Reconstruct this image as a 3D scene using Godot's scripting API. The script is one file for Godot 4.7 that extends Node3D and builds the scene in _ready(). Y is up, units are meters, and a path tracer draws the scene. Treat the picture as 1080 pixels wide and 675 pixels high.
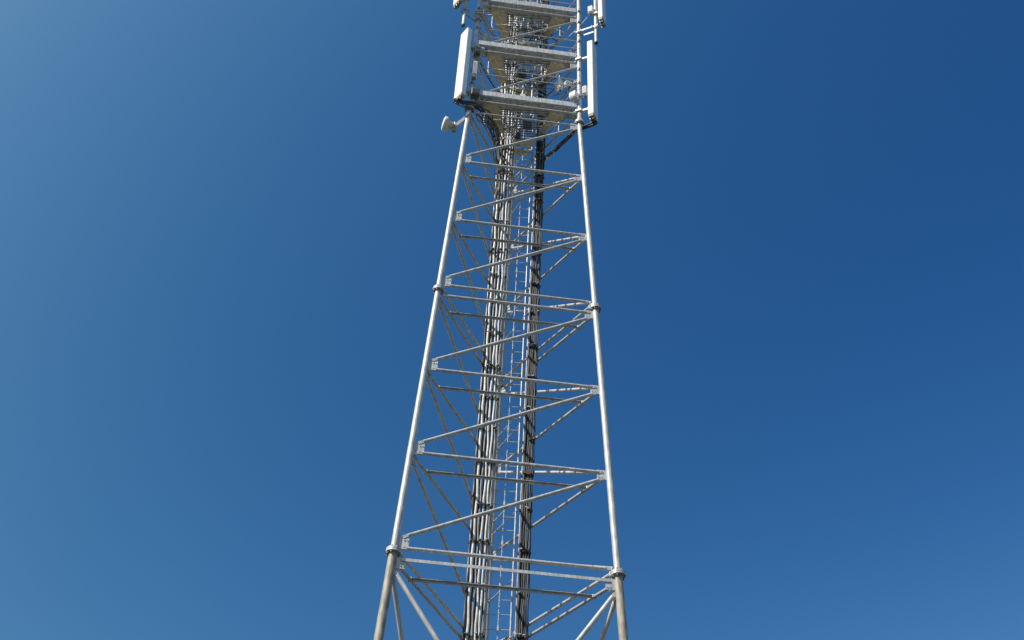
extends Node3D
# A lattice telecom tower against a clear sky, seen from the ground.
# Heights in the tables below are metres above the lower flange joint, which stands H0 above the ground.

const H0 := 12.0
const R0 := 2.0749          # circumradius of the three legs at the lower flange joint
const TAPER := 0.05039
const PSI := -0.09905       # turn of the triangle
const TOP := 20.6
const LEVELS := [0.082, 2.004, 3.935, 5.859, 6.151, 8.112, 10.061, 11.9]
const PLATFORMS := [12.35, 14.37, 16.36, 18.32, 20.2]

var rng := RandomNumberGenerator.new()
var cam: Camera3D
var M := {}
var used := {}
var tower: Node3D

# ------------------------------------------------------------------ naming
func numbered(n: String) -> String:
	var k: int = used.get(n, 0)
	used[n] = k + 1
	return n if k == 0 else "%s_%03d" % [n, k]

func tag(o: Node, label: String, category: String, group := "") -> void:
	o.set_meta("label", label)
	o.set_meta("category", category)
	if group != "":
		o.set_meta("group", group)

func thing(called: String, label: String, category: String, at := Vector3.ZERO, group := "") -> Node3D:
	var o := Node3D.new()
	o.name = numbered(called)
	add_child(o)
	o.position = at
	tag(o, label, category, group)
	return o

func mk(st: SurfaceTool, called: String, m: Material, parent: Node) -> MeshInstance3D:
	var o := MeshInstance3D.new()
	o.mesh = st.commit()
	o.material_override = m
	o.name = numbered(called) if parent == self else called
	parent.add_child(o, true)
	# meshes are written in world metres: bring them under their parent's place
	if parent != self and parent is Node3D:
		o.transform = parent.global_transform.affine_inverse()
	return o

# ------------------------------------------------------------------ shapes
func new_st() -> SurfaceTool:
	var st := SurfaceTool.new()
	st.begin(Mesh.PRIMITIVE_TRIANGLES)
	return st

func tri(st: SurfaceTool, a: Vector3, b: Vector3, c: Vector3, na: Vector3, nb: Vector3, nc: Vector3) -> void:
	# keep front faces clockwise seen from outside
	if (b - a).cross(c - a).dot(na + nb + nc) > 0.0:
		var t := b; b = c; c = t
		t = nb; nb = nc; nc = t
	st.set_normal(na); st.add_vertex(a)
	st.set_normal(nb); st.add_vertex(b)
	st.set_normal(nc); st.add_vertex(c)

func quad(st: SurfaceTool, a: Vector3, b: Vector3, c: Vector3, d: Vector3, n: Vector3) -> void:
	tri(st, a, b, c, n, n, n)
	tri(st, a, c, d, n, n, n)

func frame_of(d: Vector3) -> Array:
	var u := Vector3.UP if absf(d.y) < 0.9 else Vector3.RIGHT
	var x := d.cross(u).normalized()
	return [x, x.cross(d).normalized()]

func tube(st: SurfaceTool, a: Vector3, b: Vector3, ra: float, rb := -1.0, n := 12, caps := true) -> void:
	if rb < 0.0: rb = ra
	var d := (b - a).normalized()
	var f := frame_of(d)
	for i in n:
		var t0 := TAU * i / n
		var t1 := TAU * (i + 1) / n
		var n0: Vector3 = f[0] * cos(t0) + f[1] * sin(t0)
		var n1: Vector3 = f[0] * cos(t1) + f[1] * sin(t1)
		tri(st, a + n0 * ra, a + n1 * ra, b + n1 * rb, n0, n1, n1)
		tri(st, a + n0 * ra, b + n1 * rb, b + n0 * rb, n0, n1, n0)
		if caps:
			tri(st, a, a + n0 * ra, a + n1 * ra, -d, -d, -d)
			tri(st, b, b + n0 * rb, b + n1 * rb, d, d, d)

func path(st: SurfaceTool, pts: Array, r: float, n := 8) -> void:
	# swept tube with parallel-transported frame
	var rings := []
	var d0: Vector3 = (pts[1] - pts[0]).normalized()
	var x: Vector3 = frame_of(d0)[0]
	for i in pts.size():
		var a: Vector3 = pts[maxi(i - 1, 0)]
		var b: Vector3 = pts[mini(i + 1, pts.size() - 1)]
		var d := (b - a).normalized()
		x = (x - d * x.dot(d)).normalized()
		var y := d.cross(x)
		var ring := []
		for k in n:
			var t := TAU * k / n
			ring.append(x * cos(t) + y * sin(t))
		rings.append(ring)
	for i in pts.size() - 1:
		for k in n:
			var k1 := (k + 1) % n
			var p: Vector3 = pts[i]
			var q: Vector3 = pts[i + 1]
			tri(st, p + rings[i][k] * r, p + rings[i][k1] * r, q + rings[i + 1][k1] * r, rings[i][k], rings[i][k1], rings[i + 1][k1])
			tri(st, p + rings[i][k] * r, q + rings[i + 1][k1] * r, q + rings[i + 1][k] * r, rings[i][k], rings[i + 1][k1], rings[i + 1][k])
	for e in [0, pts.size() - 1]:
		var dd: Vector3 = (pts[0] - pts[1]).normalized() if e == 0 else (pts[e] - pts[e - 1]).normalized()
		for k in n:
			tri(st, pts[e], pts[e] + rings[e][k] * r, pts[e] + rings[e][(k + 1) % n] * r, dd, dd, dd)

func smooth(ctrl: Array, step := 6) -> Array:
	var out := []
	for i in ctrl.size() - 1:
		var p0: Vector3 = ctrl[maxi(i - 1, 0)]
		var p1: Vector3 = ctrl[i]
		var p2: Vector3 = ctrl[i + 1]
		var p3: Vector3 = ctrl[mini(i + 2, ctrl.size() - 1)]
		for k in step:
			var t := float(k) / step
			out.append(p1.cubic_interpolate(p2, p0, p3, t))
	out.append(ctrl[-1])
	return out

# box with bevelled long edges: centre, axes (unit), sizes
func box(st: SurfaceTool, c: Vector3, x: Vector3, y: Vector3, z: Vector3, s: Vector3, bev := 0.0) -> void:
	var hx := x * s.x * 0.5
	var hy := y * s.y * 0.5
	var hz := z * s.z * 0.5
	if bev <= 0.0:
		for k in 3:
			var ax: Vector3 = [hx, hy, hz][k]
			var bx: Vector3 = [hy, hz, hx][k]
			var cx: Vector3 = [hz, hx, hy][k]
			for sg in [-1.0, 1.0]:
				var o: Vector3 = c + ax * sg
				quad(st, o - bx - cx, o + bx - cx, o + bx + cx, o - bx + cx, ax.normalized() * sg)
		return
	# bevel on the four edges along y and at both ends
	var prof := []
	for sg in [[1, 1], [-1, 1], [-1, -1], [1, -1]]:
		var cc := Vector2(sg[0] * (s.x * 0.5 - bev), sg[1] * (s.z * 0.5 - bev))
		var a0 := atan2(sg[1], sg[0]) - PI / 4
		for j in 4:
			var a := a0 + PI / 2 * j / 3.0
			prof.append([cc + Vector2(cos(a), sin(a)) * bev, Vector2(cos(a), sin(a)), cc])
	var m := prof.size()
	for i in m:
		var p: Array = prof[i]
		var q: Array = prof[(i + 1) % m]
		var np: Vector3 = x * p[1].x + z * p[1].y
		var nq: Vector3 = x * q[1].x + z * q[1].y
		var P: Vector3 = x * p[0].x + z * p[0].y
		var Q: Vector3 = x * q[0].x + z * q[0].y
		var lo := c - y * (s.y * 0.5 - bev)
		var hi := c + y * (s.y * 0.5 - bev)
		tri(st, lo + P, lo + Q, hi + Q, np, nq, nq)
		tri(st, lo + P, hi + Q, hi + P, np, nq, np)
		for e in [[lo, -1.0], [hi, 1.0]]:
			var ny: Vector3 = y * e[1]
			var Pi: Vector3 = x * p[2].x + z * p[2].y + (P - (x * p[2].x + z * p[2].y)) * 0.3 + ny * bev
			var Qi: Vector3 = x * q[2].x + z * q[2].y + (Q - (x * q[2].x + z * q[2].y)) * 0.3 + ny * bev
			tri(st, e[0] + P, e[0] + Q, e[0] + Qi, np, nq, (nq + ny * 2).normalized())
			tri(st, e[0] + P, e[0] + Qi, e[0] + Pi, np, (nq + ny * 2).normalized(), (np + ny * 2).normalized())
			tri(st, c + ny * s.y * 0.5, e[0] + Pi, e[0] + Qi, ny, ny, ny)

# flat board with any four-cornered outline, between two heights above its corners
func slab(st: SurfaceTool, c: Array, y0: float, y1: float) -> void:
	var lo := Vector3(0, y0, 0)
	var hi := Vector3(0, y1, 0)
	var mid: Vector3 = (c[0] + c[1] + c[2] + c[3]) * .25
	quad(st, c[0] + lo, c[1] + lo, c[2] + lo, c[3] + lo, Vector3.DOWN)
	quad(st, c[0] + hi, c[1] + hi, c[2] + hi, c[3] + hi, Vector3.UP)
	for i in 4:
		var a: Vector3 = c[i]
		var b: Vector3 = c[(i + 1) % 4]
		var n := Vector3(-(b - a).z, 0, (b - a).x).normalized()
		if n.dot((a + b) * .5 - mid) < 0: n = -n
		quad(st, a + lo, b + lo, b + hi, a + hi, n)

# revolve [radius, distance along axis] about an axis
func lathe(st: SurfaceTool, c: Vector3, ax: Vector3, prof: Array, n := 24) -> void:
	var f := frame_of(ax)
	for i in prof.size() - 1:
		var p: Vector2 = prof[i]
		var q: Vector2 = prof[i + 1]
		var e := q - p
		var nn := Vector2(e.y, -e.x).normalized()
		for k in n:
			var u0: Vector3 = f[0] * cos(TAU * k / n) + f[1] * sin(TAU * k / n)
			var u1: Vector3 = f[0] * cos(TAU * (k + 1) / n) + f[1] * sin(TAU * (k + 1) / n)
			var m0 := (u0 * nn.x + ax * nn.y).normalized()
			var m1 := (u1 * nn.x + ax * nn.y).normalized()
			var a := c + u0 * p.x + ax * p.y
			var b := c + u1 * p.x + ax * p.y
			var g := c + u1 * q.x + ax * q.y
			var h := c + u0 * q.x + ax * q.y
			if p.x > 0.0001: tri(st, a, b, g, m0, m1, m1)
			if q.x > 0.0001: tri(st, a, g, h, m0, m1, m0)

# ------------------------------------------------------------------ materials
func noise_image(size: int, seed_: int, freq: float, lo: Color, hi: Color, cell := 0.0, cell_amt := 0.0, contrast := 1.0) -> ImageTexture:
	var n := FastNoiseLite.new()
	n.seed = seed_
	n.noise_type = FastNoiseLite.TYPE_SIMPLEX_SMOOTH
	n.frequency = freq
	n.fractal_octaves = 5
	var a := n.get_seamless_image(size, size)
	var b: Image = null
	if cell > 0.0:
		var w := FastNoiseLite.new()
		w.seed = seed_ + 7
		w.noise_type = FastNoiseLite.TYPE_CELLULAR
		w.cellular_return_type = FastNoiseLite.RETURN_CELL_VALUE
		w.frequency = cell
		w.fractal_type = FastNoiseLite.FRACTAL_NONE
		b = w.get_seamless_image(size, size)
	var img := Image.create(size, size, true, Image.FORMAT_RGB8)
	for y in size:
		for x in size:
			var v := a.get_pixel(x, y).r
			v = clampf((v - 0.5) * contrast + 0.5, 0.0, 1.0)
			if b: v = clampf(v * (1.0 - cell_amt) + b.get_pixel(x, y).r * cell_amt, 0.0, 1.0)
			img.set_pixel(x, y, lo.lerp(hi, v))
	img.generate_mipmaps()
	return ImageTexture.create_from_image(img)

func mat(lo: Color, hi: Color, rough: float, metal: float, seed_: int, scale := 1.0, freq := 0.02, cell := 0.0, amt := 0.0, size := 256) -> StandardMaterial3D:
	# lo / hi are linear base colours
	var m := StandardMaterial3D.new()
	m.albedo_texture = noise_image(size, seed_, freq, lo.linear_to_srgb(), hi.linear_to_srgb(), cell, amt, 2.0)
	m.uv1_triplanar = true
	m.uv1_world_triplanar = true
	m.uv1_scale = Vector3.ONE * scale
	m.roughness = rough
	m.metallic = metal
	m.texture_filter = BaseMaterial3D.TEXTURE_FILTER_LINEAR_WITH_MIPMAPS_ANISOTROPIC
	return m

func make_materials() -> void:
	M.galv = mat(Color(.33, .34, .345), Color(.595, .605, .605), .52, .15, 3, 1.3, .02, .06, .3)
	M.galv.uv1_scale = Vector3(2.6, .55, 2.6)   # run-off streaks down the tubes
	M.galv_old = mat(Color(.20, .18, .145), Color(.44, .405, .33), .62, .05, 5, 1.1, .02, .06, .2)
	M.galv_old.uv1_scale = Vector3(2.4, .5, 2.4)
	M.brace = mat(Color(.31, .315, .315), Color(.59, .595, .59), .46, .2, 9, 1.5, .02, .07, .3)
	M.bolt = mat(Color(.09, .08, .07), Color(.24, .22, .19), .5, .4, 17, 4.0, .03, 0, 0, 128)
	M.plate = mat(Color(.58, .51, .37), Color(.84, .76, .58), .8, 0.0, 19, 1.6, .018)
	M.grating = mat(Color(.06, .06, .058), Color(.14, .135, .125), .6, .2, 21, 2.0, .03, 0, 0, 128)
	M.white = mat(Color(.74, .74, .72), Color(.83, .83, .81), .42, 0.0, 23, .9, .01)
	M.cap = mat(Color(.20, .175, .13), Color(.36, .32, .24), .6, 0.0, 25, 3.0, .03, 0, 0, 128)
	M.radio = mat(Color(.46, .47, .47), Color(.58, .59, .59), .5, 0.0, 27, 1.5, .02, 0, 0, 128)
	M.radio_dark = mat(Color(.06, .065, .075), Color(.13, .135, .15), .5, 0.0, 29, 2.0, .02, 0, 0, 128)  # on boxes behind the broad antenna this dark tone is painted shade
	M.cable_pale = mat(Color(.46, .45, .42), Color(.68, .67, .63), .45, 0.0, 31, 1.2, .015)
	M.cable_grey = mat(Color(.17, .165, .15), Color(.33, .32, .295), .5, 0.0, 33, 1.2, .015, 0, 0, 128)
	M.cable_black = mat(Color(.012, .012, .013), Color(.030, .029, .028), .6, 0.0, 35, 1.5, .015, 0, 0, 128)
	M.cable_tan = mat(Color(.06, .053, .044), Color(.13, .112, .09), .6, 0.0, 47, 1.5, .02, 0, 0, 128)  # sun highlight painted on strands of the dark bundle; plain tan on jumpers
	M.cable_blue = mat(Color(.03, .036, .052), Color(.06, .07, .095), .6, 0.0, 49, 1.5, .02, 0, 0, 128)
	M.cable_brown = mat(Color(.07, .055, .035), Color(.17, .14, .095), .5, 0.0, 37, 1.5, .02, 0, 0, 128)
	M.tan = mat(Color(.52, .47, .37), Color(.66, .61, .50), .6, 0.0, 39, 2.0, .02, 0, 0, 128)
	M.rubber = mat(Color(.02, .02, .02), Color(.075, .07, .065), .5, 0.0, 45, 3.0, .03, 0, 0, 128)
	M.concrete = mat(Color(.28, .27, .25), Color(.42, .41, .38), .9, 0.0, 41, .6, .02)
	M.ground = mat(Color(.034, .038, .024), Color(.095, .097, .064), .95, 0.0, 43, .12, .03, 0, 0, 512)

# ------------------------------------------------------------------ where the legs stand
func leg_at(l: String, h: float) -> Vector3:
	var a: float = deg_to_rad({"B": -90.0, "L": 150.0, "R": 30.0}[l]) + PSI
	var r := R0 - TAPER * minf(h, 12.0)
	return Vector3(r * cos(a), h + H0, r * sin(a))

func out_of(l: String) -> Vector3:
	var p := leg_at(l, 14.0)
	return Vector3(p.x, 0, p.z).normalized()

# a pixel of the 1080 x 675 photograph, at world depth z
func at_z(px: float, py: float, z: float) -> Vector3:
	var f := 1264.9
	var b := cam.global_transform.basis
	var d := -b.z + b.x * (px - 540.0) / f - b.y * (py - 337.5) / f
	return cam.global_position + d * ((z - cam.global_position.z) / d.z)

# ------------------------------------------------------------------ sky
func make_sky(sun: Vector3) -> PanoramaSkyMaterial:
	var w := 1024
	var h := 512
	var img := Image.create(w, h, false, Image.FORMAT_RGBF)
	var K0 := Vector3(-5.592, -3.451, -1.947)
	var K1 := Vector3(0.267, 0.055, -0.205)
	var K2 := Vector3(5.471, 3.446, 2.313)
	var K3 := Vector3(6.324, 4.146, 2.55)
	var cap := Vector3(0.36, 0.5, 0.68)
	for y in h:
		var th := PI * (y + 0.5) / h
		var up := cos(th)
		for x in w:
			var ph := TAU * ((x + 0.5) / w - 0.5)
			var d := Vector3(-sin(ph) * sin(th), up, cos(ph) * sin(th))
			var g := d.dot(sun)
			var e := exp(-2.0 * maxf(up, 0.0))
			var c := Vector3.ZERO
			for k in 3:
				var v := exp(K0[k] + K1[k] * g + K2[k] * g * g + K3[k] * e)
				c[k] = v / pow(1.0 + pow(v / cap[k], 4.0), 0.25)
			img.set_pixel(x, y, Color(c.x, c.y, c.z))
	var m := PanoramaSkyMaterial.new()
	m.panorama = ImageTexture.create_from_image(img)
	return m

# ------------------------------------------------------------------ the tower
func flange(h: float, l: String, r: float, parent: Node) -> void:
	var st := new_st()
	var p := leg_at(l, h)
	var ax := (leg_at(l, h + 1.0) - leg_at(l, h - 1.0)).normalized()
	var f := frame_of(ax)
	tube(st, p - ax * .034, p - ax * .003, r + .052, -1, 20)
	tube(st, p + ax * .003, p + ax * .034, r + .052, -1, 20)
	mk(st, "flange", M.galv, parent)
	var sb := new_st()
	for k in 8:
		var u: Vector3 = f[0] * cos(TAU * (k + .3) / 8) + f[1] * sin(TAU * (k + .3) / 8)
		var c: Vector3 = p + u * (r + .031)
		tube(sb, c - ax * .075, c - ax * .0345, .0135, -1, 6)
		tube(sb, c + ax * .0345, c + ax * .06, .0135, -1, 6)
	var fb := mk(sb, "flange_bolts", M.bolt, parent)
	fb.set_meta("kind", "stuff")

func gusset(l: String, to: String, h0: float, h1: float, sec: Node, m: Material, wide := .17) -> void:
	var st := new_st()
	var hm := (h0 + h1) * .5
	var p := leg_at(l, hm)
	var x := (leg_at(to, hm) - p).normalized()
	var y := (leg_at(l, h1) - leg_at(l, h0)).normalized()
	var z := x.cross(y).normalized()
	y = z.cross(x)
	box(st, p + x * (.05 + wide * .5), x, y, z, Vector3(wide, h1 - h0, .014))
	# bolts through the plate
	for k in 2:
		for j in 2:
			var c := p + x * (wide - .025 + .045 * k) + y * ((h1 - h0) * (j - .5) * .55)
			tube(st, c - z * .022, c + z * .022, .011, -1, 6)
	mk(st, "gusset_plate", m, sec)

func bar(a: Vector3, b: Vector3, r: float, called: String, m: Material, trim_a := .2, trim_b := .2, parent: Node = null) -> MeshInstance3D:
	var d := (b - a).normalized()
	var st := new_st()
	var p := a + d * trim_a
	var q := b - d * trim_b
	tube(st, p, q, r, -1, 14)
	# flattened lugs that bolt to the gusset plates
	var side := d.cross(Vector3.UP).normalized()
	var up := side.cross(d).normalized()
	if trim_a > .1: box(st, p - d * .035, d, up, side, Vector3(.11, r * 1.7, .034))
	if trim_b > .1: box(st, q + d * .035, d, up, side, Vector3(.11, r * 1.7, .034))
	return mk(st, called, m, tower if parent == null else parent)

# angle section: one leg flat on top pointing outwards, the other hanging down behind it
func angle_bar(a: Vector3, b: Vector3, w: float, called: String, trim := .12, parent: Node = null) -> MeshInstance3D:
	var d := (b - a).normalized()
	var mid := (a + b) * .5
	var inw := d.cross(Vector3.UP).normalized()
	if inw.dot(Vector3(-mid.x, 0, -mid.z)) > 0: inw = -inw
	var up := inw.cross(d).normalized()
	if up.y < 0: up = -up
	var ln := (b - a).length() - trim * 2.0
	var st := new_st()
	box(st, mid + up * w * .5, d, up, inw, Vector3(ln, .007, w))
	box(st, mid - inw * (w * .5 - .0035) - up * .004, d, up, inw, Vector3(ln, w - .002, .007))
	return mk(st, called, M.brace, tower if parent == null else parent)

func section_of(secs: Dictionary, l: String, h: float) -> Node:
	for s in secs[l]:
		if h >= s[0] and h < s[1]: return s[2]
	return secs[l][-1][2]

func build_tower() -> void:
	tower = thing("lattice_tower", "tall three-legged galvanised steel lattice mast with flanged legs and diagonal tube bracing", "tower")
	var secs := {}
	var cuts := [[-11.7, -6.0, .076], [-6.0, 0.0, .071], [0.0, 6.0, .060], [6.0, 12.05, .057], [12.05, TOP, .050]]
	for l in ["L", "R", "B"]:
		secs[l] = []
		for c in cuts:
			var st := new_st()
			tube(st, leg_at(l, c[0]), leg_at(l, minf(c[1], 12.0)) if c[1] < 13.0 else leg_at(l, c[1]), c[2], -1, 24)
			if c[0] > 12.0:   # weld rings along the straight top section
				for k in 14:
					var p := leg_at(l, 12.7 + k * .56)
					tube(st, p, p + Vector3(0, .018, 0), c[2] + .006, -1, 20)
			var low: bool = c[1] <= 0.0
			var sec := mk(st, "leg", M.galv_old if low else M.galv, tower)
			if low: sec.set_meta("label", "duller tan-grey leg tube below the lower flange")
			secs[l].append([c[0], c[1], sec])
			flange(minf(c[1], 12.02) if c[1] < 13.0 else c[1] - .05, l, c[2], sec)
		var fs := new_st()
		var g := leg_at(l, -12.0)
		box(fs, g + Vector3(0, .10, 0), Vector3.RIGHT, Vector3.UP, Vector3.BACK, Vector3(1.1, .5, 1.1), .03)
		mk(fs, "footing", M.concrete, tower)

	var faces := [["R", "L"], ["L", "B"], ["B", "R"]]   # [leg of the upper end, leg of the lower end]
	for fc in faces:
		var a: String = fc[0]
		var b: String = fc[1]
		var front: bool = a == "R"
		var m: Material = M.brace
		for i in LEVELS.size():
			var h: float = LEVELS[i]
			var r: float = .031 if front else .029
			if h > 11.5: r = .02
			if front: bar(leg_at(a, h), leg_at(b, h), r, "horizontal_brace", m)
			else: bar(leg_at(a, h), leg_at(b, h), .029, "horizontal_brace", m)
		for i in LEVELS.size() - 1:
			var lo: float = LEVELS[i]
			var hi: float = LEVELS[i + 1]
			if hi - lo < 1.0: continue
			if front: bar(leg_at(a, hi - .07), leg_at(b, lo + .15), .033, "diagonal_brace", m, .21, .21)
			else: bar(leg_at(a, hi - .07), leg_at(b, lo + (.15 if a != "B" else .02)), .030, "diagonal_brace", m, .21, .21)
			gusset(a, b, hi - .15, hi + .05, section_of(secs, a, hi - .1), M.galv, .17 if front else .15)
			gusset(b, a, lo - .04, lo + (.2 if a != "B" else .06), section_of(secs, b, lo + .1), M.galv, .17 if front else .15)
		# the bay below the lower flange: braces from the legs to the middle of the next horizontal
		var st := new_st()
		var hb := -.14
		var p := leg_at(a, hb)
		var q := leg_at(b, hb)
		if front:
			var x := (q - p).normalized()
			var z := Vector3(-x.z, 0, x.x).normalized()
			if z.z < 0: z = -z
			box(st, (p + q) * .5 + z * .02, x, Vector3.UP, z, Vector3((q - p).length() - .3, .054, .009))
			box(st, (p + q) * .5 + z * -.0195 + Vector3(0, .0235, 0), x, Vector3.UP, z, Vector3((q - p).length() - .3, .007, .07))
			var an := mk(st, "angle_brace", M.galv, tower)
			an.set_meta("label", "bright flat angle bar just below the lower flange")
		else:
			bar(p, q, .029, "horizontal_brace", m)
		gusset(a, b, -.30, -.10, section_of(secs, a, -.2), M.galv)
		gusset(b, a, -.30, -.10, section_of(secs, b, -.2), M.galv)
		for base in [0.0, -6.0]:
			for k in 2:
				var ht: float = base - .26 - 2.76 * k
				var hm: float = base - 2.88 - 2.85 * k
				var mid := (leg_at(a, hm) + leg_at(b, hm)) * .5
				if base + hm > -11.7 or true:
					bar(leg_at(a, hm), leg_at(b, hm), .033, "horizontal_brace", M.brace, .12, .12)
				var mm: Material = M.galv
				bar(leg_at(a, ht), mid + (leg_at(a, hm) - mid).normalized() * .08 + Vector3(0, .05, 0), .039, "diagonal_brace", mm, .2, .0)
				bar(leg_at(b, ht), mid + (leg_at(b, hm) - mid).normalized() * .08 + Vector3(0, .05, 0), .039, "diagonal_brace", mm, .2, .0)

	# plan braces set back from the front face, angle-shaped to stay in shade
	for h in [-.14, 2.004, 3.935, 5.859, 8.112, 10.061]:
		var p := leg_at("L", h).lerp(leg_at("B", h), .175) - Vector3(0, .0, 0)
		var q := leg_at("R", h).lerp(leg_at("B", h), .165)
		angle_bar(q, p, .042, "plan_brace", .0)
		for e in [p, q]:
			var st := new_st()
			box(st, e, Vector3.RIGHT, Vector3.UP, Vector3.BACK, Vector3(.075, .06, .075), .01)
			mk(st, "brace_clamp", M.brace, tower)

	# bracing of the straight top section
	for i in PLATFORMS.size() - 1:
		var lo: float = PLATFORMS[i] + .02
		var hi: float = PLATFORMS[i + 1] - .12
		for fc in faces:
			var m: Material = M.brace
			bar(leg_at(fc[0], hi), leg_at(fc[1], lo + .12), .024, "diagonal_brace", m, .16, .16)
			gusset(fc[0], fc[1], hi - .09, hi + .06, section_of(secs, fc[0], hi), M.galv)
			gusset(fc[1], fc[0], lo + .02, lo + .2, section_of(secs, fc[1], lo), M.galv)
	for i in PLATFORMS.size():
		build_platform(PLATFORMS[i], i)

func build_platform(h: float, idx: int) -> void:
	var L := leg_at("L", h)
	var R := leg_at("R", h)
	var up := Vector3.UP
	var y := h + H0
	var x := (R - L).normalized()
	var z := Vector3(-x.z, 0, x.x)
	if z.z < 0: z = -z
	var c := (L + R) * .5
	var len := (R - L).length() - .14
	# toe board over the front edge
	var st := new_st()
	box(st, c + z * .035 + up * .292, x, up, z, Vector3(len, .165, .012))
	box(st, c + z * .01 + up * .372, x, up, z, Vector3(len, .010, .036))
	var pf := mk(st, "toe_board", M.galv, tower)
	# tubes that carry the floor
	for fc in [["L", "R"], ["L", "B"], ["R", "B"]]:
		bar(leg_at(fc[0], h), leg_at(fc[1], h), .026, "floor_beam", M.brace, .09, .09, pf)
	# front floor plate, dark underneath
	var st3 := new_st()
	box(st3, c - z * .14 + up * .195, x, up, z, Vector3(len - .1, .02, .33))
	mk(st3, "floor_plate", M.brace, pf)
	for k in 3:
		var sp := new_st()
		box(sp, c + x * (k - 1.0) * .95 - z * .1 + up * .10, x, up, z, Vector3(.03, .17, .16))
		mk(sp, "floor_bracket", M.brace, pf)
	# side walkways and the corner plate: tan boards, wider at the front
	var tan_boards := [
		[Vector2(-.93, .66), Vector2(-.74, .635), Vector2(-.60, .21), Vector2(-.76, .20)], [Vector2(-.735, .635), Vector2(-.53, .61), Vector2(-.47, .21), Vector2(-.595, .21)],
		[Vector2(-.758, .19), Vector2(-.468, .20), Vector2(-.40, -.2), Vector2(-.58, -.22)],
		[Vector2(.66, .49), Vector2(.90, .465), Vector2(.66, .16), Vector2(.54, .18)], [Vector2(.905, .465), Vector2(1.13, .44), Vector2(.79, .15), Vector2(.665, .16)],
		[Vector2(.54, .17), Vector2(.785, .14), Vector2(.52, -.18), Vector2(.42, -.18)],
		[Vector2(-.17, -.33), Vector2(.07, -.33), Vector2(.07, -.565), Vector2(-.17, -.565)], [Vector2(.075, -.33), Vector2(.30, -.33), Vector2(.30, -.565), Vector2(.075, -.565)],
		[Vector2(-.17, -.66), Vector2(.07, -.66), Vector2(.07, -.84), Vector2(-.17, -.84)], [Vector2(.075, -.66), Vector2(.28, -.66), Vector2(.20, -.84), Vector2(.075, -.84)]]
	for q in tan_boards:
		var sb := new_st()
		var cs := []
		for v in q: cs.append(Vector3(v.x, y, v.y))
		var lift := rng.randf_range(0.0, .006)
		slab(sb, cs, .178 + lift, .205 + lift)
		mk(sb, "floor_board", M.plate, pf)
	# joists under the boards
	for e in [[Vector3(-.95, 0, .70), Vector3(-.56, 0, -.34)], [Vector3(-.52, 0, .66), Vector3(-.38, 0, -.34)], [Vector3(.65, 0, .54), Vector3(.40, 0, -.34)], [Vector3(1.14, 0, .48), Vector3(.50, 0, -.26)], [Vector3(-.62, 0, -.31), Vector3(.56, 0, -.31)], [Vector3(-.01, 0, -.31), Vector3(-.08, 0, -1.3)]]:
		var sj := new_st()
		var a: Vector3 = e[0]
		var b: Vector3 = e[1]
		var d := (b - a).normalized()
		box(sj, (a + b) * .5 + up * (y + .145), d, up, d.cross(up), Vector3((b - a).length(), .06, .012))
		mk(sj, "joist", M.brace, pf)
	# open bar grating in the middle
	var sg := new_st()
	for k in 12:
		var zz := .50 - k * .068
		var t := k / 11.0
		var x0 := lerpf(-.50, -.40, t)
		var x1 := lerpf(.63, .43, t)
		box(sg, Vector3((x0 + x1) * .5, y + .19, zz), Vector3.RIGHT, up, Vector3.BACK, Vector3(x1 - x0, .03, .006))
	for k in 5:
		box(sg, Vector3(-.36 + k * .17, y + .188, .13), Vector3.RIGHT, up, Vector3.BACK, Vector3(.006, .012, .78))
	var gr := mk(sg, "grating", M.grating, pf)
	gr.set_meta("kind", "stuff")
	# handrails
	var rails: Array = [[1.07, 1.33], [.62, .95], [.62, 1.0], [.62, 1.0], []][idx]
	for rh in rails:
		for fc in [["L", "R"], ["L", "B"], ["R", "B"]]:
			bar(leg_at(fc[0], h + rh), leg_at(fc[1], h + rh), .0125, "handrail", M.brace, .0, .0)

# ------------------------------------------------------------------ cables, ladder
# a point on the inner plane: xo beside the back leg, dz in front of it
func inner(h: float, xo: float, dz: float) -> Vector3:
	return leg_at("B", h) + Vector3(xo, 0, dz)

func run_cable(xo: float, dz: float, r: float, m: Material, h0: float, h1: float, label: String, group: String, phase: float, wob := .006, tail: Array = []) -> void:
	var pts := []
	var h := h0
	while h < h1 - .01:
		var w := sin(h * 7.48 + phase) * wob + sin(h * 2.1 + phase * 3.0) * wob * .7
		pts.append(inner(h, xo + w, dz + sin(h * 5.0 + phase * 2.0) * wob * .5))
		h += .21
	pts.append(inner(h1, xo, dz))
	if tail.size() > 0:
		var ctrl := [pts[-1]]
		ctrl.append_array(tail)
		pts.append_array(smooth(ctrl, 5).slice(1))
	var st := new_st()
	path(st, pts, r, 10)
	var o := mk(st, "feeder_cable", m, self)
	tag(o, label, "cable", group)

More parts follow.
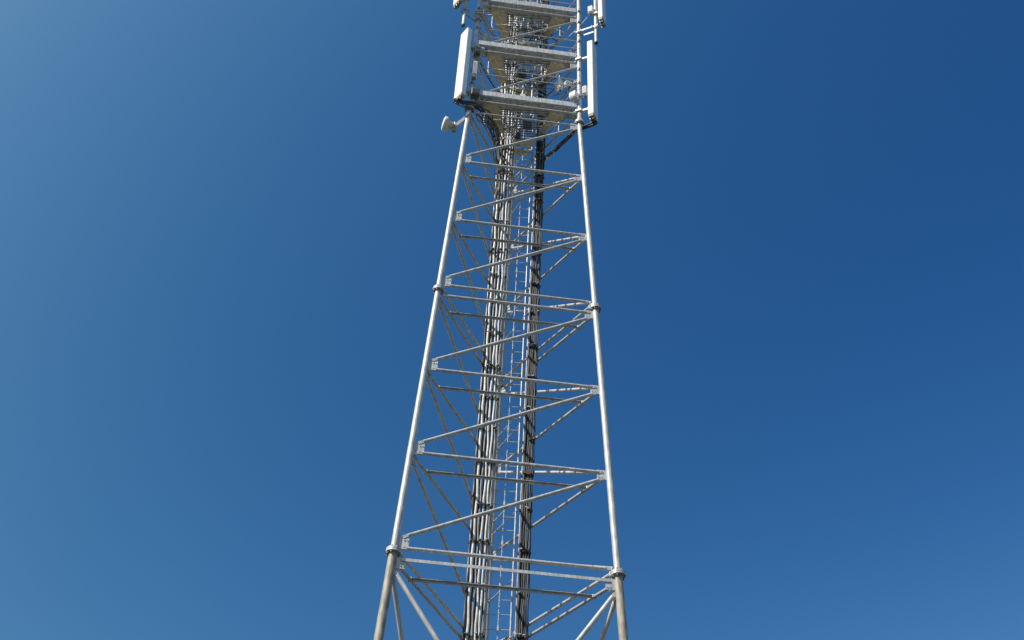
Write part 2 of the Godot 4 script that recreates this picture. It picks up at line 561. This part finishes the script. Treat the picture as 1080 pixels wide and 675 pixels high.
func build_inner() -> void:
	# ladder
	var lad := thing("climbing_ladder", "narrow steel climbing ladder with central notched safety rail up the inside of the mast", "ladder", inner(-11.9, .22, .85))
	for xo in [0.0, .44]:
		var st := new_st()
		path(st, [inner(-11.98, xo, .85), inner(0, xo, .85), inner(12, xo, .85), inner(TOP - .3, xo, .85)], .017, 10)
		mk(st, "rail", M.brace, lad)
	var h := -11.7
	var k := 0
	while h < TOP - .4:
		var st := new_st()
		tube(st, inner(h, .01, .85), inner(h, .43, .85), .009, -1, 8)
		mk(st, "rung", M.galv, lad)
		if k % 3 == 0:
			var sb := new_st()
			box(sb, inner(h, .22, .875), Vector3.RIGHT, Vector3.UP, Vector3.BACK, Vector3(.032, .085, .022), .004)
			mk(sb, "rail_clip", M.galv, lad)
		if k % 6 == 3:
			var sa := new_st()
			tube(sa, inner(h + .14, 0, .84), inner(h + .14, 0, .03), .013, -1, 8)
			tube(sa, inner(h + .14, .44, .84), inner(h + .14, .03, .03), .013, -1, 8)
			mk(sa, "standoff", M.brace, lad)
		h += .28
		k += 1
	var ss := new_st()
	path(ss, [inner(-11.5, .22, .87), inner(0, .22, .87), inner(12, .22, .87), inner(TOP - .5, .22, .87)], .008, 6)
	var hh := -11.4
	while hh < TOP - .6:
		box(ss, inner(hh, .22, .87), Vector3.RIGHT, Vector3.UP, Vector3.BACK, Vector3(.024, .03, .02))
		hh += .12
	mk(ss, "safety_rail", M.brace, lad)

	# cable racks with clamp bars
	var racks := [["steel cable rack with clamp bars gripping the wide bundle of pale feeder cables", [-.37, -.02], .93, .07, 0.0], ["steel cable rack with clamp bars gripping the narrow bundle of black feeder cables", [.522, .722], 1.03, .07, .31]]
	for rk in racks:
		var xs: Array = rk[1]
		var dz: float = rk[2]
		var g := thing("cable_rack", rk[0], "cable rack", inner(-11.9, (xs[0] + xs[1]) * .5, dz))
		for xo in xs:
			var st := new_st()
			path(st, [inner(-11.98, xo, dz), inner(0, xo, dz), inner(12, xo, dz), inner(TOP - .4, xo, dz)], .012, 8)
			mk(st, "rail", M.brace, g)
		var hc: float = -11.4 + rk[4]
		var q := 0
		while hc < TOP - .5:
			var st := new_st()
			var mid: float = (xs[0] + xs[1]) * .5
			var wid: float = xs[1] - xs[0] + .05
			box(st, inner(hc, mid, dz + .028), Vector3.RIGHT, Vector3.UP, Vector3.BACK, Vector3(wid, .045, .03))
			# clamp blocks in front of the cables, uneven
			var bx: float = xs[0] + .01
			while bx < xs[1] - .03:
				var bw := rng.randf_range(.045, .085)
				if rng.randf() < .8:
					box(st, inner(hc + rng.randf_range(-.012, .012), bx + bw * .5, dz + .112), Vector3.RIGHT, Vector3.UP, Vector3.BACK, Vector3(bw - .012, rng.randf_range(.03, .055), .03), .004)
				bx += bw
			mk(st, "clamp_bar", M.rubber, g)
			for kk in 3:   # pale clamp bolts with washers
				if rng.randf() < .7:
					var sw := new_st()
					var xw: float = lerpf(xs[0], xs[1], (kk + rng.randf()) / 3.0)
					box(sw, inner(hc + rng.randf_range(-.01, .03), xw, dz + .135), Vector3.RIGHT, Vector3.UP, Vector3.BACK, Vector3(rng.randf_range(.025, .05), .022, .018), .003)
					mk(sw, "clamp_bolt", M.galv, g)
			if q % 3 == 1:
				var sa := new_st()
				tube(sa, inner(hc + .1, xs[0], dz), inner(hc + .1, .0, .02), .012, -1, 8)
				mk(sa, "standoff", M.brace, g)
			hc += .84 + rng.randf_range(-.12, .12)
			q += 1

	var pale := "pale grey feeder cable clamped in the wide bundle beside the ladder"
	var grey := "thin dark grey cable tucked between the pale feeder cables"
	var blk := "black feeder cable in the narrow dark bundle beyond the ladder"
	var gp := "pale feeder cables"
	for c in [[-.300, .026], [-.162, .020], [-.090, .020]]:
		run_cable(c[0], 1.0, c[1], M.cable_pale, -11.9, TOP - .6, pale if c[1] < .025 else "thickest pale grey feeder cable, next to the black edge of the wide bundle", gp, rng.randf() * 6.0, .008)
	for c in [[-.226, .015, 1.0], [-.042, .012, .995]]:
		run_cable(c[0], c[2], c[1], M.cable_grey, -11.9, TOP - .7, grey, "thin grey cables", rng.randf() * 6.0, .009)
	for c in [[-.358, .018, 1.0], [-.335, .016, .96], [-.262, .014, .965], [-.195, .016, .965], [-.125, .014, .97], [-.062, .014, .965], [-.255, .012, .985]]:  # rear row is added, black so the gaps between pale cables stay dark
		run_cable(c[0], c[2], c[1], M.cable_black, -11.9, TOP - .7, ("thick black cable running along the outer edge of the pale cable bundle" if c[2] > .99 else "added black cable filling the dark gaps behind the pale cables of the wide bundle"), "black cables of the pale bundle", rng.randf() * 6.0)
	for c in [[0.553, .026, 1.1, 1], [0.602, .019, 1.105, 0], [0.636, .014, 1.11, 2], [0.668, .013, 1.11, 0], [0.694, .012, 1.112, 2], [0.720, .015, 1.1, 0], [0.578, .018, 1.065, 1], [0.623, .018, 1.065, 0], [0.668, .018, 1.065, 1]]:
		var lb: String = [blk, "blue-black feeder cable in the narrow dark bundle beyond the ladder", "thin black cable with its sun highlight painted brownish, in the dark bundle beyond the ladder"][c[3]]  # brownish strands are sunlit black cable, the highlight painted in
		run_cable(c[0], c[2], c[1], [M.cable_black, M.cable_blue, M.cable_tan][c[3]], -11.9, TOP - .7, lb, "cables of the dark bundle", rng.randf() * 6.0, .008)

func jumper(ctrl: Array, r: float, m: Material, label: String, group: String) -> void:
	var st := new_st()
	path(st, smooth(ctrl, 7), r, 7)
	var o := mk(st, "jumper_cable", m, self)
	tag(o, label, "cable", group)

# ------------------------------------------------------------------ equipment
func panel_antenna(c: Vector3, n: Vector3, w: float, d: float, h0: float, h1: float, label: String, back_to: Vector3) -> void:
	# c: horizontal centre; n: the way it faces; back_to: axis of the pole or leg that carries it
	var t := thing("panel_antenna", label, "antenna", Vector3(c.x, h0 + H0, c.z), "panel antennas")
	var x := Vector3(n.z, 0, -n.x)
	var mid := Vector3(c.x, (h0 + h1) * .5 + H0, c.z)
	var st := new_st()
	box(st, mid + Vector3(0, .03, 0), x, Vector3.UP, n, Vector3(w, h1 - h0 - .06, d), .035)
	mk(st, "radome", M.white, t)
	var sc := new_st()
	box(sc, Vector3(c.x, h0 + H0 + .03, c.z), x, Vector3.UP, n, Vector3(w - .012, .11, d - .012), .03)
	mk(sc, "end_cap", M.cap, t)
	for k in 6:
		var sk := new_st()
		var p := Vector3(c.x, h0 + H0, c.z) + x * ((k % 3) - 1.0) * w * .28 + n * (k / 3 - .5) * d * .45
		tube(sk, p + Vector3(0, -.03, 0), p + Vector3(0, -.085, 0), .02, .018, 10)
		mk(sk, "connector", M.brace if k % 2 == 0 else M.bolt, t)
	for hh in [h0 + .45, h1 - .5]:
		var sb := new_st()
		var p := Vector3(c.x, hh + H0, c.z) - n * d * .5
		var q := Vector3(back_to.x, hh + H0, back_to.z)
		box(sb, (p + q) * .5, x, Vector3.UP, n, Vector3(.07, .06, maxf((p - q).length(), .05)))
		box(sb, q, x, Vector3.UP, n, Vector3(.17, .08, .15), .01)
		mk(sb, "bracket", M.brace, t)

func antenna_pole(at: Vector3, l: String, h0: float, h1: float, label: String) -> void:
	var t := thing("antenna_pole", label, "pole", Vector3(at.x, h0 + H0, at.z), "antenna poles")
	var st := new_st()
	tube(st, Vector3(at.x, h0 + H0, at.z), Vector3(at.x, h1 + H0, at.z), .042, -1, 18)
	mk(st, "tube", M.galv, t)
	var se := new_st()
	tube(se, Vector3(at.x, h0 + H0 - .04, at.z), Vector3(at.x, h0 + H0 + .001, at.z), .044, -1, 18)
	mk(se, "end_plug", M.cable_black, t)
	for hh in [h0 + .62, h0 + 2.3]:
		var sb := new_st()
		var q := leg_at(l, hh)
		var p := Vector3(at.x, q.y, at.z)
		var d := (p - q).normalized()
		var x := Vector3(d.z, 0, -d.x)
		for s in [-1.0, 1.0]:
			box(sb, (p + q) * .5 + x * .075 * s, d, Vector3.UP, x, Vector3((p - q).length() + .16, .06, .008))
		for e in [p, q]:
			box(sb, e + d * .075, d, Vector3.UP, x, Vector3(.012, .07, .2))
			box(sb, e - d * .075, d, Vector3.UP, x, Vector3(.012, .07, .2))
		mk(sb, "bracket", M.brace, t)

func radio_unit(c: Vector3, n: Vector3, s: Vector3, m: Material, label: String, stem: Vector3) -> void:
	var t := thing("radio_unit", label, "radio unit", c - Vector3(0, s.y * .5, 0))
	var x := Vector3(n.z, 0, -n.x).normalized()
	var st := new_st()
	box(st, c, x, Vector3.UP, n, s, .02)
	mk(st, "housing", m, t)
	for k in 6:   # cooling fins on the front
		var sf := new_st()
		box(sf, c + n * (s.z * .5 + .012) + x * (k - 2.5) * s.x * .15, x, Vector3.UP, n, Vector3(.01, s.y * .8, .026))
		mk(sf, "cooling_fin", m, t)
	for k in 3:
		var sk := new_st()
		var p := c + x * (k - 1.0) * s.x * .28 - Vector3(0, s.y * .5, 0)
		tube(sk, p + Vector3(0, .005, 0), p - Vector3(0, .05, 0), .016, -1, 8)
		mk(sk, "connector", M.bolt, t)
	var sb := new_st()
	var q := Vector3(stem.x, c.y, stem.z)
	var bd := (q - c)
	if bd.length() > .02:
		tube(sb, c + Vector3(0, s.y * .25, 0), q + Vector3(0, s.y * .25, 0), .018, -1, 8)
		mk(sb, "bracket", M.brace, t)
		var sb2 := new_st()
		tube(sb2, c - Vector3(0, s.y * .25, 0), q - Vector3(0, s.y * .25, 0), .018, -1, 8)
		mk(sb2, "bracket", M.brace, t)

func build_equipment() -> void:
	var oL := out_of("L")
	var oR := out_of("R")
	var L := leg_at("L", 14.0)
	var R := leg_at("R", 14.0)
	panel_antenna(L + oL * .29, oL, .31, .15, 12.12, 14.86, "broad white panel antenna hung above the small dish, connectors under its base", L)
	var pl := L + oL * .41
	antenna_pole(pl, "L", 15.06, 18.2, "galvanised pipe with open lower end on the leg that carries the dish")
	panel_antenna(pl + oL * .22, oL, .29, .13, 15.74, 18.1, "white panel antenna on a pipe above the broad antenna over the dish", pl)
	panel_antenna(R + oR * .33, oR, .30, .155, 11.98, 15.0, "tall white panel antenna on the leg opposite the dish, side face in sun", R)
	var pr := R + oR * .45
	antenna_pole(pr, "R", 15.04, 18.2, "galvanised pipe with open lower end on the leg opposite the dish")
	panel_antenna(pr + oR * .17, oR, .28, .13, 15.8, 18.1, "white panel antenna on a pipe beside the small white radio box", pr)
	radio_unit(at_z(623.2, 11.5, pr.z + .02), Vector3(-oR.z, 0, oR.x), Vector3(.13, .30, .11), M.white, "small white radio box strapped to the antenna pipe", pr)

	# dish on its arm
	var lp := leg_at("L", 11.75)
	var dc := at_z(470.3, 131.0, lp.z + .06)
	var ax := Vector3(-.96, .10, .24).normalized()
	var t := thing("microwave_dish", "small round microwave dish with tan back on a short arm below the broad antenna", "dish antenna", dc)
	var sr := new_st()
	lathe(sr, dc, ax, [Vector2(.168, .01), Vector2(.171, .05), Vector2(.163, .06), Vector2(.10, .078), Vector2(.0, .084)], 28)
	mk(sr, "radome", M.white, t)
	var sd := new_st()
	lathe(sd, dc, ax, [Vector2(.0, -.16), Vector2(.075, -.158), Vector2(.085, -.15), Vector2(.095, -.08), Vector2(.14, -.035), Vector2(.169, -.008), Vector2(.1712, .012)], 28)
	mk(sd, "reflector_back", M.tan, t)
	var sh := new_st()
	tube(sh, dc - ax * .15, dc - ax * .24, .07, .06, 14)
	box(sh, dc - ax * .2 - Vector3(0, .1, 0), Vector3.RIGHT, Vector3.UP, Vector3.BACK, Vector3(.10, .14, .08), .01)
	mk(sh, "feed_housing", M.cap, t)
	var sa := new_st()
	var j := dc - ax * .2
	var dd := (lp - j).normalized()
	var sx := dd.cross(Vector3.UP).normalized()
	box(sa, (j + lp) * .5, dd, sx.cross(dd), sx, Vector3((lp - j).length(), .075, .06))
	box(sa, lp, dd, Vector3.UP, sx, Vector3(.17, .10, .17), .01)
	tube(sa, j + Vector3(0, -.12, 0), j + Vector3(0, .17, 0), .022, -1, 10)
	mk(sa, "arm", M.galv, t)

	# radio units round the corners
	var inL := (Vector3(0, 0, -.25) - Vector3(L.x, 0, L.z)).normalized()
	var inR := (Vector3(0, 0, -.25) - Vector3(R.x, 0, R.z)).normalized()
	var base := L + inL * .24
	radio_unit(Vector3(base.x + .05, 15.15 + H0, base.z - .05), -inR, Vector3(.22, .32, .14), M.radio, "grey radio box by the bare leg above the broad antenna", leg_at("L", 15.2))
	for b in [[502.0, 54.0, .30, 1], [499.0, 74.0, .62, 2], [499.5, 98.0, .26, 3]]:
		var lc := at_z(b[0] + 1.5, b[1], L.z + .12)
		radio_unit(lc, Vector3(.2, 0, 1).normalized(), Vector3([.0, .15, .11, .19][b[3]], b[2], .12), M.radio_dark if b[3] != 2 else M.radio, ["", "radio box painted dark for shade on the leg behind the top of the broad antenna", "grey radio box on the leg at mid height of the broad antenna", "radio box painted dark for shade on the leg just over the lowest platform"][b[3]], Vector3(L.x, 0, L.z))  # dark housings have the antenna's shade put into their colour
	# clamp plates on the bare leg
	var cl := thing("leg_clamp", "pair of clamp plates round the bare leg above the broad antenna", "clamp", leg_at("L", 15.8))
	for k in 2:
		var sk := new_st()
		box(sk, leg_at("L", 15.84 + .09 * k) + Vector3(.02, 0, .02), Vector3.RIGHT, Vector3.UP, Vector3.BACK, Vector3(.24, .05, .2), .008)
		mk(sk, "plate", M.brace, cl)
	var sq := new_st()
	tube(sq, leg_at("L", 15.88), leg_at("L", 15.88) + Vector3(.34, -.02, .03), .026, -1, 10)
	mk(sq, "stub_pipe", M.brace, cl)
	var rb := R.lerp(leg_at("B", 14.0), .12)
	radio_unit(at_z(590.0, 91.0, .25), Vector3(-.8, 0, .6).normalized(), Vector3(.16, .42, .11), M.white, "white radio box on the handrail inside the corner opposite the dish", Vector3(rb.x, 0, rb.z))
	radio_unit(at_z(600.5, 90.0, .42), Vector3(-.8, 0, .6).normalized(), Vector3(.14, .14, .2), M.white, "short white box between the tall antenna's leg and the white radio box", Vector3(R.x, 0, R.z))
	radio_unit(at_z(617.2, 97.0, R.z + .02), Vector3(-.4, 0, .9).normalized(), Vector3(.11, .34, .12), M.radio, "narrow grey box squeezed between leg and tall antenna", Vector3(R.x, 0, R.z))
	radio_unit(at_z(605.5, 101.5, R.z + .10), Vector3(-.6, 0, .8).normalized(), Vector3(.19, .20, .14), M.white, "white rounded box on the leg at the lowest platform", Vector3(R.x, 0, R.z))
	# boxes among the cables inside the head of the mast
	for b in [[553.0, 27.0, .0, .20, .36], [564.0, 33.0, .1, .18, .42], [575.0, 26.0, .05, .16, .30], [568.0, 19.0, -.1, .2, .3], [551.0, 80.0, .05, .20, .30], [564.0, 84.0, .1, .16, .34], [577.0, 78.0, .0, .16, .30], [556.0, 132.0, -.2, .22, .22], [572.0, 138.0, -.15, .16, .26], [546.0, 141.0, -.25, .14, .3]]:
		var c := at_z(b[0], b[1], b[2])
		radio_unit(c, Vector3(.1, 0, 1).normalized(), Vector3(b[3], b[4], .13), M.radio_dark if rng.randf() < .7 else M.radio, "dark equipment box fixed among the cables inside the mast head", Vector3(c.x, 0, c.z - .2))
		get_child(-1).set_meta("group", "dark boxes in the mast head")

	# brown and black jumpers fanning from the bundles to the antennas
	var a1 := L + oL * .29
	for k in 13:
		var jt := func(px: float, py: float, z: float, w: float) -> Vector3:
			return at_z(px + rng.randf_range(-w, w), py + rng.randf_range(-w, w), z + rng.randf_range(-.04, .04))
		var s := inner(10.2 + .12 * k, -.36 + .02 * k, 1.06 + .012 * (k % 4))
		var e := Vector3(a1.x, 12.04 + H0, a1.z) + Vector3(rng.randf_range(-.1, .1), 0, rng.randf_range(-.1, .1))
		var m3: Vector3 = jt.call(502.0, 114.0, .82, 5.0)
		var m2: Vector3 = jt.call(513.0, 124.0, .40, 8.5)
		var m1: Vector3 = jt.call(523.0, 141.0, .0, 6.0)
		var thick := .009 + .003 * (k % 3)
		var brown: bool = k % 3 != 0
		jumper([s, m1, m2, m3, e - Vector3(0, .06, 0), e], thick, M.cable_brown if brown else M.cable_black, ("brown" if brown else "black") + " jumper cable curving under the lowest platform to the broad antenna", "jumpers to the broad antenna")
	var a3 := R + oR * .33
	for k in 9:
		var s := inner(10.75 + .06 * k, .58 + .018 * k, 1.16)
		var e := Vector3(a3.x, 11.92 + H0, a3.z) + Vector3(rng.randf_range(-.07, .07), 0, rng.randf_range(-.07, .07))
		var along := []
		for f in [.48, .66, .84, .95]:
			along.append(leg_at("B", 11.86).lerp(leg_at("R", 11.86), f) + Vector3(rng.randf_range(-.06, .02), rng.randf_range(-.07, .0), rng.randf_range(-.02, .07)))
		jumper([s, along[0], along[1], along[2], along[3], e - Vector3(0, .06, 0), e], .009 + .002 * (k % 3), [M.cable_brown, M.cable_black, M.cable_tan][k % 3], ["brown", "black", "tan"][k % 3] + " jumper cable strapped along the brace to the tall antenna", "jumpers to the tall antenna")
	for k in 5:   # pale straps round that run
		var c := leg_at("B", 11.86).lerp(leg_at("R", 11.86), .55 + .09 * k)
		var st := new_st()
		box(st, c + Vector3(-.02, -.03, .02), Vector3.RIGHT, Vector3.UP, Vector3.BACK, Vector3(rng.randf_range(.03, .07), rng.randf_range(.03, .06), .05), .008)
		var o := mk(st, "cable_strap", M.white, self)
		tag(o, "pale strap round the jumpers on the brace to the tall antenna", "strap", "straps on the jumper run")
	# jumpers in the head, from the bundles to radios and the upper antennas
	var ends := [[504.0, 92.0, .75], [506.0, 66.0, .75], [508.0, 40.0, .7], [606.0, 92.0, .55], [598.0, 96.0, .45], [620.0, 18.0, .8], [610.0, 47.0, .62], [591.0, 104.0, .3], [602.0, 27.0, .5], [510.0, 20.0, .8]]
	for k in ends.size():
		var en: Array = ends[k]
		var e := at_z(en[0], en[1], en[2])
		var lft: bool = en[0] < 540.0
		var s := inner(minf(e.y - H0 - .35, 19.0), -.2 + .03 * (k % 4) if lft else .6 + .03 * (k % 4), 1.1 if lft else 1.2)
		var m1 := s + Vector3(-.03 if lft else .04, .32, .14)
		var m2 := s.lerp(e, .5) + Vector3(0, -.04 - .05 * (k % 3), .05)
		jumper([s, m1, m2, e], .012, [M.cable_grey, M.cable_black, M.cable_pale][k % 3], "loose jumper cable looping from the bundles through the mast head", "loose jumpers")
	for k in 22:   # thin loose cables slung across the head
		var px := rng.randf_range(538.0, 580.0)
		var py: float = [22.0, 30.0, 38.0, 74.0, 82.0, 90.0, 128.0][k % 7] + rng.randf_range(-3, 3)
		var z0 := rng.randf_range(-.1, .4)
		var a := at_z(px, py, z0)
		var b := at_z(px + rng.randf_range(-26.0, 30.0), py + rng.randf_range(2.0, 12.0), z0 + rng.randf_range(-.2, .2))
		var c := at_z(px + rng.randf_range(-10.0, 10.0), py + rng.randf_range(12.0, 20.0), z0 - .3)
		jumper([a, b, c], rng.randf_range(.006, .012), [M.cable_pale, M.cable_black, M.cable_tan, M.cable_black][k % 4], ["pale", "black", "tan", "black"][k % 4] + " slack cable slung across the inside of the mast head", "slack cables in the mast head")
	# rail posts with their foot plates, on the side faces of the platforms
	for i in 4:
		for fc in [["L", "B", .3], ["L", "B", .62], ["R", "B", .3], ["R", "B", .62]]:
			var h: float = PLATFORMS[i]
			var p := leg_at(fc[0], h).lerp(leg_at(fc[1], h), fc[2])
			var st := new_st()
			tube(st, p, p + Vector3(0, [1.33, .95, 1.0, 1.0][i], 0), .011, -1, 8)
			box(st, p + Vector3(0, .05, 0), Vector3.RIGHT, Vector3.UP, Vector3.BACK, Vector3(.06, .10, .06), .006)
			mk(st, "rail_post", M.brace, tower)
	# conduits standing on the platform floors, and short cross angles that steady them
	for k in 14:
		var i := k % 3
		var h: float = PLATFORMS[i] + .2
		var p := Vector3(rng.randf_range(-.42, .5), h + H0, rng.randf_range(-.22, .4))
		var cd := thing("conduit", "thin steel conduit standing on a platform floor inside the mast head", "conduit", p, "conduits in the mast head")
		var st := new_st()
		tube(st, p, p + Vector3(0, rng.randf_range(.7, 1.75), 0), rng.randf_range(.012, .022), -1, 8)
		mk(st, "pipe", M.brace, cd)
		var sxa := new_st()
		var q := p + Vector3(0, rng.randf_range(.25, .65), 0)
		box(sxa, q, Vector3.RIGHT, Vector3.UP, Vector3.BACK, Vector3(rng.randf_range(.12, .3), .05, .05))
		mk(sxa, "cross_angle", M.brace, cd)
		if k % 2 == 0:
			var sj := new_st()
			box(sj, p + Vector3(0, .62, .05), Vector3.RIGHT, Vector3.UP, Vector3.BACK, Vector3(rng.randf_range(.09, .16), rng.randf_range(.12, .24), .08), .01)
			mk(sj, "junction_box", M.radio if k % 4 == 0 else M.radio_dark, cd)
	# pipe clamps on the front legs
	for l in ["L", "R"]:
		for h in [12.95, 13.5, 14.05, 15.25, 15.62, 16.1, 16.6]:
			var st := new_st()
			var p := leg_at(l, h)
			tube(st, p - Vector3(0, .025, 0), p + Vector3(0, .025, 0), .064, -1, 16)
			box(st, p + Vector3(.0, 0, .075), Vector3.RIGHT, Vector3.UP, Vector3.BACK, Vector3(.05, .04, .06))
			mk(st, "pipe_clamp", M.galv_old, tower)
	for k in 6:   # coiled slack
		var c: Vector3 = at_z([569.0, 573.0, 556.0, 570.0, 548.0, 560.0][k], [38.0, 30.0, 34.0, 86.0, 84.0, 92.0][k], .12)
		var st := new_st()
		for w in 3:
			var pts := []
			var rr := .13 + .02 * w + .02 * (k % 3)
			for i in 25:
				var a := TAU * i / 24.0
				pts.append(c + Vector3(cos(a) * rr * .8, sin(a) * rr * 1.1, .02 * w + .03 * sin(a * 2.0 + w)))
			path(st, pts, .011, 6)
		var o := mk(st, "cable_coil", [M.cable_black, M.cable_brown, M.cable_grey][k % 3], self)
		tag(o, "coil of slack cable tied up inside the mast head", "cable coil", "cable coils in the mast head")

# ------------------------------------------------------------------
func _ready() -> void:
	rng.seed = 20
	cam = Camera3D.new()
	cam.name = "camera"
	add_child(cam)
	var yaw := deg_to_rad(0.009)
	var pitch := deg_to_rad(43.305)
	var roll := deg_to_rad(2.734)
	var f := Vector3(sin(yaw) * cos(pitch), sin(pitch), -cos(yaw) * cos(pitch))
	var r := Vector3(cos(yaw), 0, sin(yaw))
	var u := r.cross(f)
	cam.global_transform = Transform3D(Basis(r * cos(roll) + u * sin(roll), -r * sin(roll) + u * cos(roll), -f), Vector3(0.003, H0 - 10.241, 17.519))
	cam.fov = rad_to_deg(2.0 * atan(337.5 / 1264.9))
	cam.near = 0.1
	cam.far = 4000.0
	cam.current = true

	var az := deg_to_rad(56.0)      # sun behind the camera, well to one side
	var el := deg_to_rad(45.0)
	var sun_dir := Vector3(-sin(az) * cos(el), sin(el), cos(az) * cos(el))
	var sun := DirectionalLight3D.new()
	sun.name = "sun"
	add_child(sun)
	sun.look_at_from_position(sun_dir * 50.0, Vector3.ZERO, Vector3.UP)
	sun.light_energy = 1.6
	sun.light_color = Color(1.0, 0.97, 0.925)
	sun.light_angular_distance = 0.53
	sun.shadow_enabled = true

	var we := WorldEnvironment.new()
	we.name = "environment"
	var env := Environment.new()
	env.background_mode = Environment.BG_SKY
	env.sky = Sky.new()
	env.sky.sky_material = make_sky(sun_dir)
	env.tonemap_mode = Environment.TONE_MAPPER_LINEAR
	env.tonemap_exposure = 1.2
	env.background_energy_multiplier = 0.833
	env.sdfgi_enabled = true
	env.ssao_enabled = true
	env.ssil_enabled = true
	we.environment = env
	add_child(we)

	make_materials()
	# ground: one wide sheet, gently uneven far away
	var st := new_st()
	quad(st, Vector3(-2500, 0, -2500), Vector3(2500, 0, -2500), Vector3(2500, 0, 2500), Vector3(-2500, 0, 2500), Vector3.UP)
	var g := mk(st, "ground", M.ground, self)
	g.set_meta("kind", "structure")
	g.set_meta("label", "dry tan grass and gravel round the foot of the mast")

	build_tower()
	build_inner()
	build_equipment()
